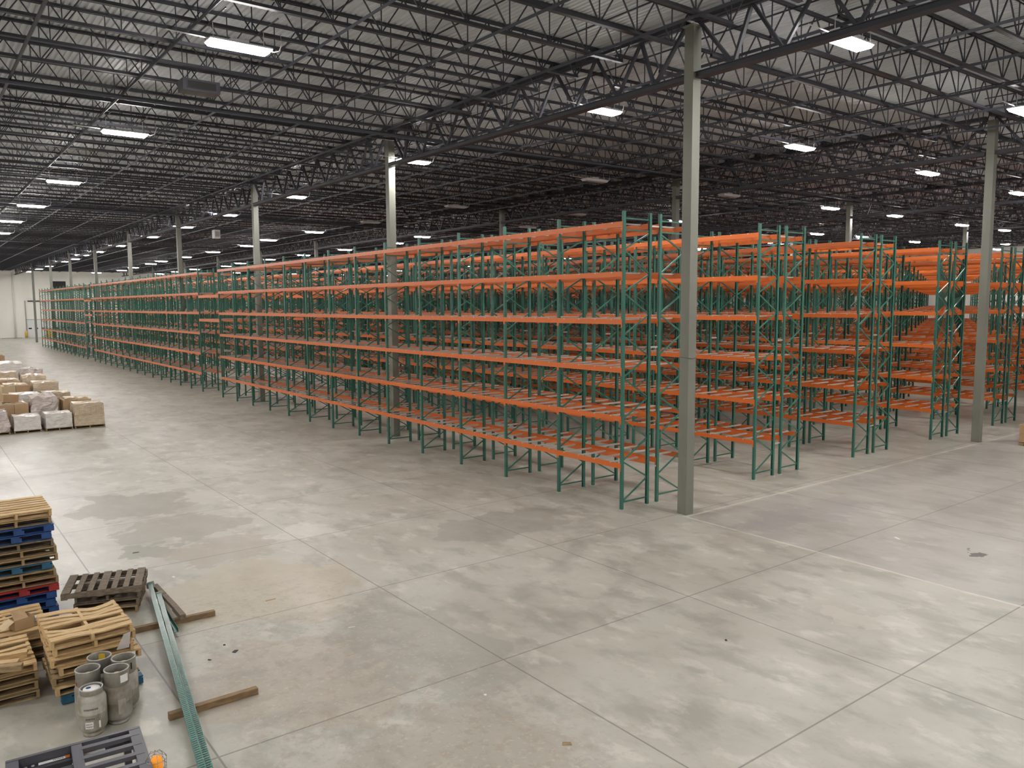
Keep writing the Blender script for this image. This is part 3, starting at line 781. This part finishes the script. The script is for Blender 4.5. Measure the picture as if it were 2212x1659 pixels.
fpart(MB().box(-.24, -.04, -.075, -.045, Z-.049, Z-.046), 'warning_label', 'white'); fpart(MB().box(-.07, -.04, -.077, -.043, Z-.0465, Z-.044), 'warning_label', 'orangelabel')
tx = MB()
for k in range(6): tx.box(-.15+k*.012, -.143+k*.012, -.066, -.054, Z-.0465, Z-.045)
fpart(tx, 'label_lettering', 'ink')
fpart(MB().box(.05, .19, -.10, -.055, Z-.06, Z-.056), 'capacity_plate', 'white'); fpart(MB().box(.05, .13, -.068, -.052, Z-.0565, Z-.054), 'capacity_plate', 'orangelabel')
for x in (-.32, -.275): fpart(MB().lathe([(.002, Z-.05), (.011, Z-.05), (.011, Z-.046), (.002, Z-.046)], (x, -.06), 12), 'bolt_head', 'galv')
for x in (-.40, .34):
    fpart(MB().bar((x, -.2, .95), (x, -.06, Z-.05), .05, .07), 'guard_pillar', 'black'); fpart(MB().bar((x, -1.6, 1.05), (x, -1.45, Z-.05), .05, .07), 'guard_pillar', 'black')
fpart(MB().box(-.45, .45, -1.9, -.35, .25, .85).quadbox([(-.45,-2.2,.2),(.45,-2.2,.2),(.45,-1.5,.2),(-.45,-1.5,.2),(-.42,-2.1,1.05),(.42,-2.1,1.05),(.42,-1.45,1.1),(-.42,-1.45,1.1)]), 'truck_body', 'hull')
fpart(MB().box(-.25, .25, -1.4, -.9, .85, .98).box(-.25, .25, -1.5, -1.38, .9, 1.4), 'operator_seat', 'black')
fpart(MB().tube([(0, -.55, .85), (0, -.7, 1.15)], .02, 8).lathe([(.13, 1.15), (.15, 1.15), (.15, 1.17), (.13, 1.17)], (0, -.72), 18, closed=True), 'steering_column', 'black')
for x in (-.42, .42):
    for y in (-.6, -1.85):
        wh = MB().tube([(x-.08, y, .23), (x+.08, y, .23)], .23, 20); fpart(wh, 'wheel', 'bolt')
# amber beacon in its cage on the right of the guard
bx, by, bz = .475, -.56, 1.96
bk = MB().lathe([(.01, bz), (.052, bz), (.052, bz+.05), (.01, bz+.05)], (bx, by), 18); bk.box(.40, bx+.03, by-.03, by+.03, bz-.02, bz)
bo = bk.build('beacon_base', M['black'], ft)
MB().lathe([(.043, bz+.05), (.045, bz+.07), (.043, bz+.13), (.034, bz+.16), (.012, bz+.172), (.002, bz+.173)], (bx, by), 20).build('beacon_lens', M['amber'], bo)
cg = MB()
for q in range(8):
    a = q*math.pi/4; cg.tube([(bx+.066*math.cos(a), by+.066*math.sin(a), bz+.02), (bx+.068*math.cos(a), by+.068*math.sin(a), bz+.16), (bx+.04*math.cos(a), by+.04*math.sin(a), bz+.20), (bx, by, bz+.205)], .0022, 5)
for zz in (.05, .10, .15):
    cg.tube([(bx+.068*math.cos(q*math.pi/8), by+.068*math.sin(q*math.pi/8), bz+zz) for q in range(17)], .0022, 5)
cg.build('beacon_cage', M['wire'], bo)
board((1.35, 9.05, .015), (1.15, 10.2, .015), .09, .03, 'wood', 'pale plank on the floor glimpsed through the forklift guard', grp=None)

# ---------------------------------------------------------------- wrapped pallet loads at the left
def crinkle(W, D, H, amp, seed, top=.0, n=7, shrink=.0):
    rnd = random.Random(seed); mb = MB(); nz = max(3, int(H/.18)); rings = []
    per = []
    for k in range(n): per.append((k/n*W, 0))
    for k in range(n): per.append((W, k/n*D))
    for k in range(n): per.append((W-k/n*W, D))
    for k in range(n): per.append((0, D-k/n*D))
    P = len(per); b0 = 0
    for i in range(nz+1):
        z = H*i/nz
        for (x, y) in per:
            q = 1-shrink*(i/nz)**2
            cx, cy = W/2+(x-W/2)*q, D/2+(y-D/2)*q
            mb.v.append((cx+rnd.uniform(-amp, amp), cy+rnd.uniform(-amp, amp), z+(rnd.uniform(-amp, amp) if 0 < i else 0)+(top*rnd.uniform(-.3, 1) if i == nz else 0)))
    for i in range(nz):
        for k in range(P):
            a = i*P+k; b = i*P+(k+1) % P; mb.f.append((a, b, b+P, a+P)); mb.m.append(0); mb.sm.append(False)
    c = len(mb.v); mb.v.append((W/2, D/2, H+top*1.3))
    rr = [len(mb.v)+k for k in range(P)]
    for k in range(P):
        x, y, z = mb.v[nz*P+k]; mb.v.append((W/2+(x-W/2)*.6, D/2+(y-D/2)*.6, H+top*rnd.uniform(.2, 1.3)+rnd.uniform(-amp, amp)))
    for k in range(P):
        a = nz*P+k; b = nz*P+(k+1) % P; mb.f.append((a, b, rr[(k+1) % P], rr[k])); mb.m.append(0); mb.sm.append(False)
        mb.f.append((rr[k], rr[(k+1) % P], c)); mb.m.append(0); mb.sm.append(False)
    return mb
lp = pallet_meshes('str')
LPM = (lp[0].mesh('top_deck', M['wood2']), lp[1].mesh('bottom_deck', M['wood2']), [s.mesh('stringer', M['wood2']) for s in lp[2]])
def load(x0, x1, y, H, kind, lab, seed=0, D=1.15, rows=2, cols=2, topbump=.04):
    W = x1-x0; t = thing('wrapped_pallet_load', lab, 'pallet load', (x0, y, 0), 0, 'wrapped pallet loads at the left')
    sc_ = (W/1.016, D/1.219, .9)
    pl = put('pallet_base', LPM[0], t); pl.scale = sc_
    for me in [LPM[1]]+LPM[2]: c = put('pallet_board' if me is LPM[1] else 'pallet_stringer', me, pl)
    z0 = .126
    if kind == 'carton':
        hh = (H-z0-.02)/rows; ww = W/cols
        for r in range(rows):
            for c in range(cols):
                for d in range(2):
                    MB().box(c*ww+.006, (c+1)*ww-.006, d*D/2+.006, (d+1)*D/2-.006, z0+r*hh+.003, z0+(r+1)*hh-.003).build('carton', M['carton'] if (seed+c) % 3 else M['carton2'], t)
        crinkle(W*.8, D*.8, .05, .02, seed, .05).build('stretch_film', M['film_tan'], t, (W*.1, D*.1, H-.02))
    elif kind == 'tan': crinkle(W, D, H-z0, .018, seed, topbump, shrink=.06).build('wrapped_cartons', M['film_tan'], t, (0, 0, z0))
    elif kind == 'white': crinkle(W, D, H-z0, .015, seed, topbump, shrink=.03).build('wrapped_goods', M['film_white'], t, (0, 0, z0))
    elif kind == 'pink': crinkle(W, D, H-z0, .05, seed, topbump, shrink=.12).build('wrapped_goods', M['film_pink'], t, (0, 0, z0))
    return t
t = load(5.66, 6.86, 39.0, 1.08, 'tan', 'tan wrapped load with a crumpled film top, frontmost at the right corner of the group', 1, rows=2, cols=4, topbump=.03)
gr_ = MB()
for k in range(5): gr_.box(.2+k*.22, .205+k*.22, -.03, -.012, .62, 1.0)
gr_.box(.02, 1.2, -.03, -.012, .60, .606); gr_.build('carton_seam', M['carton'], t)
load(4.56, 5.58, 39.0, .73, 'white', 'low white wrapped load second from the right in the front row', 2)
load(3.40, 4.40, 39.05, .70, 'white', 'low white wrapped load third from the right in the front row', 3)
load(2.15, 3.25, 39.0, .95, 'pink', 'milky wrapped load fourth from the right in the front row', 4)
load(5.45, 6.60, 40.45, 1.16, 'carton', 'brown open-sided carton load just behind the front right corner', 5)
load(4.20, 5.30, 40.45, 1.30, 'pink', 'crumpled milky-wrapped load behind the second low white one', 6, topbump=.15)
t = load(3.05, 4.12, 40.45, 1.12, 'carton', 'brown carton load with a tilted box on top, behind the low white loads', 7)
cb = MB().box(-.3, .3, -.25, .25, 0, .34).build('tilted_carton', M['carton'], None, (3.42, 40.9, 1.19)); cb.rotation_euler = (0, .12, .25)
tag(cb, 'single brown carton tilted on top of the second-row carton load', 'carton')
load(1.9, 2.95, 40.45, 1.15, 'pink', 'milky wrapped load at the picture edge in the second row', 8, topbump=.1)
load(4.85, 6.0, 41.9, 1.36, 'tan', 'tan wrapped load with a pale flat top at the right of the third row', 9)
load(3.6, 4.75, 41.9, 1.36, 'white', 'white-topped wrapped load in the middle of the third row', 10, topbump=.06)
load(4.62, 5.75, 43.4, 1.72, 'tan', 'taller tan load with a torn film flap at the right of the fourth row', 11, topbump=.08)
load(3.4, 4.5, 43.4, 1.68, 'carton', 'large brown carton load in the fourth row left of the torn tan one', 12, rows=3)
load(4.40, 5.45, 45.1, 1.9, 'tan', 'slumped tan wrapped load at the right of the fifth row', 13, topbump=.12)
load(3.2, 4.3, 45.1, 1.8, 'carton', 'stepped brown carton load in the fifth row at the left', 14, rows=3)
load(4.50, 5.55, 47.1, 2.12, 'pink', 'milky wrapped load at the right of the sixth row', 15, topbump=.06)
load(3.3, 4.4, 47.1, 2.05, 'tan', 'tan wrapped load in the sixth row at the left', 16)
load(3.85, 4.95, 50.1, 2.28, 'white', 'white domed load in the seventh row', 17, topbump=.12)
load(3.35, 4.42, 53.2, 2.62, 'carton', 'tallest brown carton load standing rearmost at the picture edge', 18, rows=4)
t = load(32.73, 34.0, 10.65, .8, 'carton', 'carton load on a pallet cut off by the right picture edge', 19); t['group'] = 'load at the right edge'
# ---------------------------------------------------------------- small litter on the floor
for i, (x, y, mk, sx, sy, lab) in enumerate(((4.99, 13.84, 'carton', .10, .02, 'orange-brown wood sliver on the brownish patch of floor'),
     (3.76, 12.06, 'bolt', .05, .035, 'dark scrap on the floor right of the green posts, the larger one'), (3.70, 12.40, 'bolt', .025, .02, 'small dark scrap on the floor just beyond the larger one'),
     (3.35, 12.0, 'bolt', .03, .015, 'small dark scrap nearest the green posts'), (5.60, 11.79, 'white', .06, .01, 'thin white paper strip on the floor'),
     (6.02, 8.54, 'white', .02, .02, 'small white paper crumb in the near foreground'), (17.62, 8.70, 'white', .09, .03, 'white paper scrap on the darker floor at the right'),
     (3.92, 16.22, 'white', .05, .02, 'small white chip on the floor beyond the pale timber'), (6.10, 6.93, 'wood2', .06, .04, 'tan chip on the floor in the bottom foreground'),
     (3.69, 18.39, 'bolt', .07, .015, 'dark streak of rubber on the floor near the stains'), (10.08, 7.63, 'bolt', .03, .02, 'small black crumb in the middle foreground'))):
    o = MB().quadbox([(-sx, -sy, 0), (sx, -sy*.7, 0), (sx*.8, sy, 0), (-sx*.9, sy*.8, 0), (-sx*.9, -sy*.9, .006), (sx*.9, -sy*.6, .008), (sx*.7, sy*.9, .006), (-sx*.8, sy*.7, .01)]).build('floor_litter', M[mk], None, (x, y, .0005))
    o.rotation_euler = (0, 0, i*.7); tag(o, lab, 'litter', 'litter on the floor')

# ---------------------------------------------------------------- far wall: dock doors, bollards, louvre, pipe, heater
yw = YF
for k, cx in enumerate((18.3, 22.3, 26.3, 31.0, 36.0)):
    d = struct(MB().box(cx-1.35, cx+1.35, yw-.08, yw-.03, 0, 3.05).build(f'door_{k+1}', M['doorp']))
    f2 = MB().box(cx-1.55, cx-1.42, yw-.16, yw, 0, 6.35).box(cx+1.42, cx+1.55, yw-.16, yw, 0, 6.35).box(cx-1.5, cx+1.5, yw-.12, yw, 3.05, 3.14)
    f2.build('door_track', M['seal'], d)
    MB().box(cx-1.1, cx+1.5, yw-.25, yw-.02, 6.2, 6.38).build('torsion_shaft', M['bolt'], d)
    for q in (-.95, 0, .95): MB().box(cx+q-.24, cx+q+.24, yw-.085, yw-.075, 1.45, 1.68).build('vision_panel', M['bolt'], d)
    for s, nm in ((-1, 'left'), (1, 'right')):
        x = cx+s*1.7
        o = MB().lathe([(.02, 0), (.17, 0), (.17, 1.1), (.12, 1.16), (.02, 1.18)], (x, yw-.75), 14).build('bollard', M['bollard'])
        tag(o, f'yellow bollard at the {nm} of the {CAP[k]} dock door from the left', 'bollard', 'yellow bollards at the dock doors')
lv = MB().box(21.0, 23.2, yw-.06, yw-.002, 8.4, 9.75, 0)
for k in range(8): lv.box(21.02, 23.18, yw-.09, yw-.05, 8.5+k*.15, 8.53+k*.15)
tag(lv.build('wall_louvre', M['bolt']), 'black louvred opening high on the far white wall', 'louvre')
dp = MB().tube([(15.15, yw-.15, 0), (15.15, yw-.15, 11.2)], .12, 10).box(14.95, 15.5, yw-.35, yw-.02, 11.2, 11.75)
tag(dp.build('drain_pipe', M['wall']), 'white roof drain pipe running down the far wall at the left', 'pipe')
tag(MB().box(13.0, 15.9, yw-1.9, yw-.9, .0, .025).build('floor_mat', M['floorplate']), 'thin black dock leveller plate on the floor before the far wall', 'mat')  # dark floor mark built as a dock leveller plate
def heater(x, y, z, w_, h_, lab, mk, duct):
    t = thing('unit_heater', lab, 'heater', (x, y, z), .0)
    MB().box(-w_/2, w_/2, -.25, .25, 0, h_).box(-w_*.4, w_*.4, -.28, -.25, h_*.15, h_*.85).build('heater_casing', M[mk], t)
    MB().box(-w_*.38, w_*.38, -.285, -.28, h_*.2, h_*.8).build('outlet_grille', M['bolt' if duct else 'seal'], t)
    for x_ in (-w_*.42, w_*.42): MB().tube([(x_, 0, h_), (x_, 0, 12.3-z)], .012, 5).build('hanger_rod', M['joist'], t)
hx, hy = at(430, 190, 11.1)
heater(hx, hy, 10.95, .95, .3, 'dark flat unit heater hung among the joists over the open floor', 'blackgrey', True)
hx, hy = at(467, 508, 9.6)
heater(hx, hy, 9.4, .34, .5, 'small pale unit heater hanging beyond the second column', 'fixture', False)
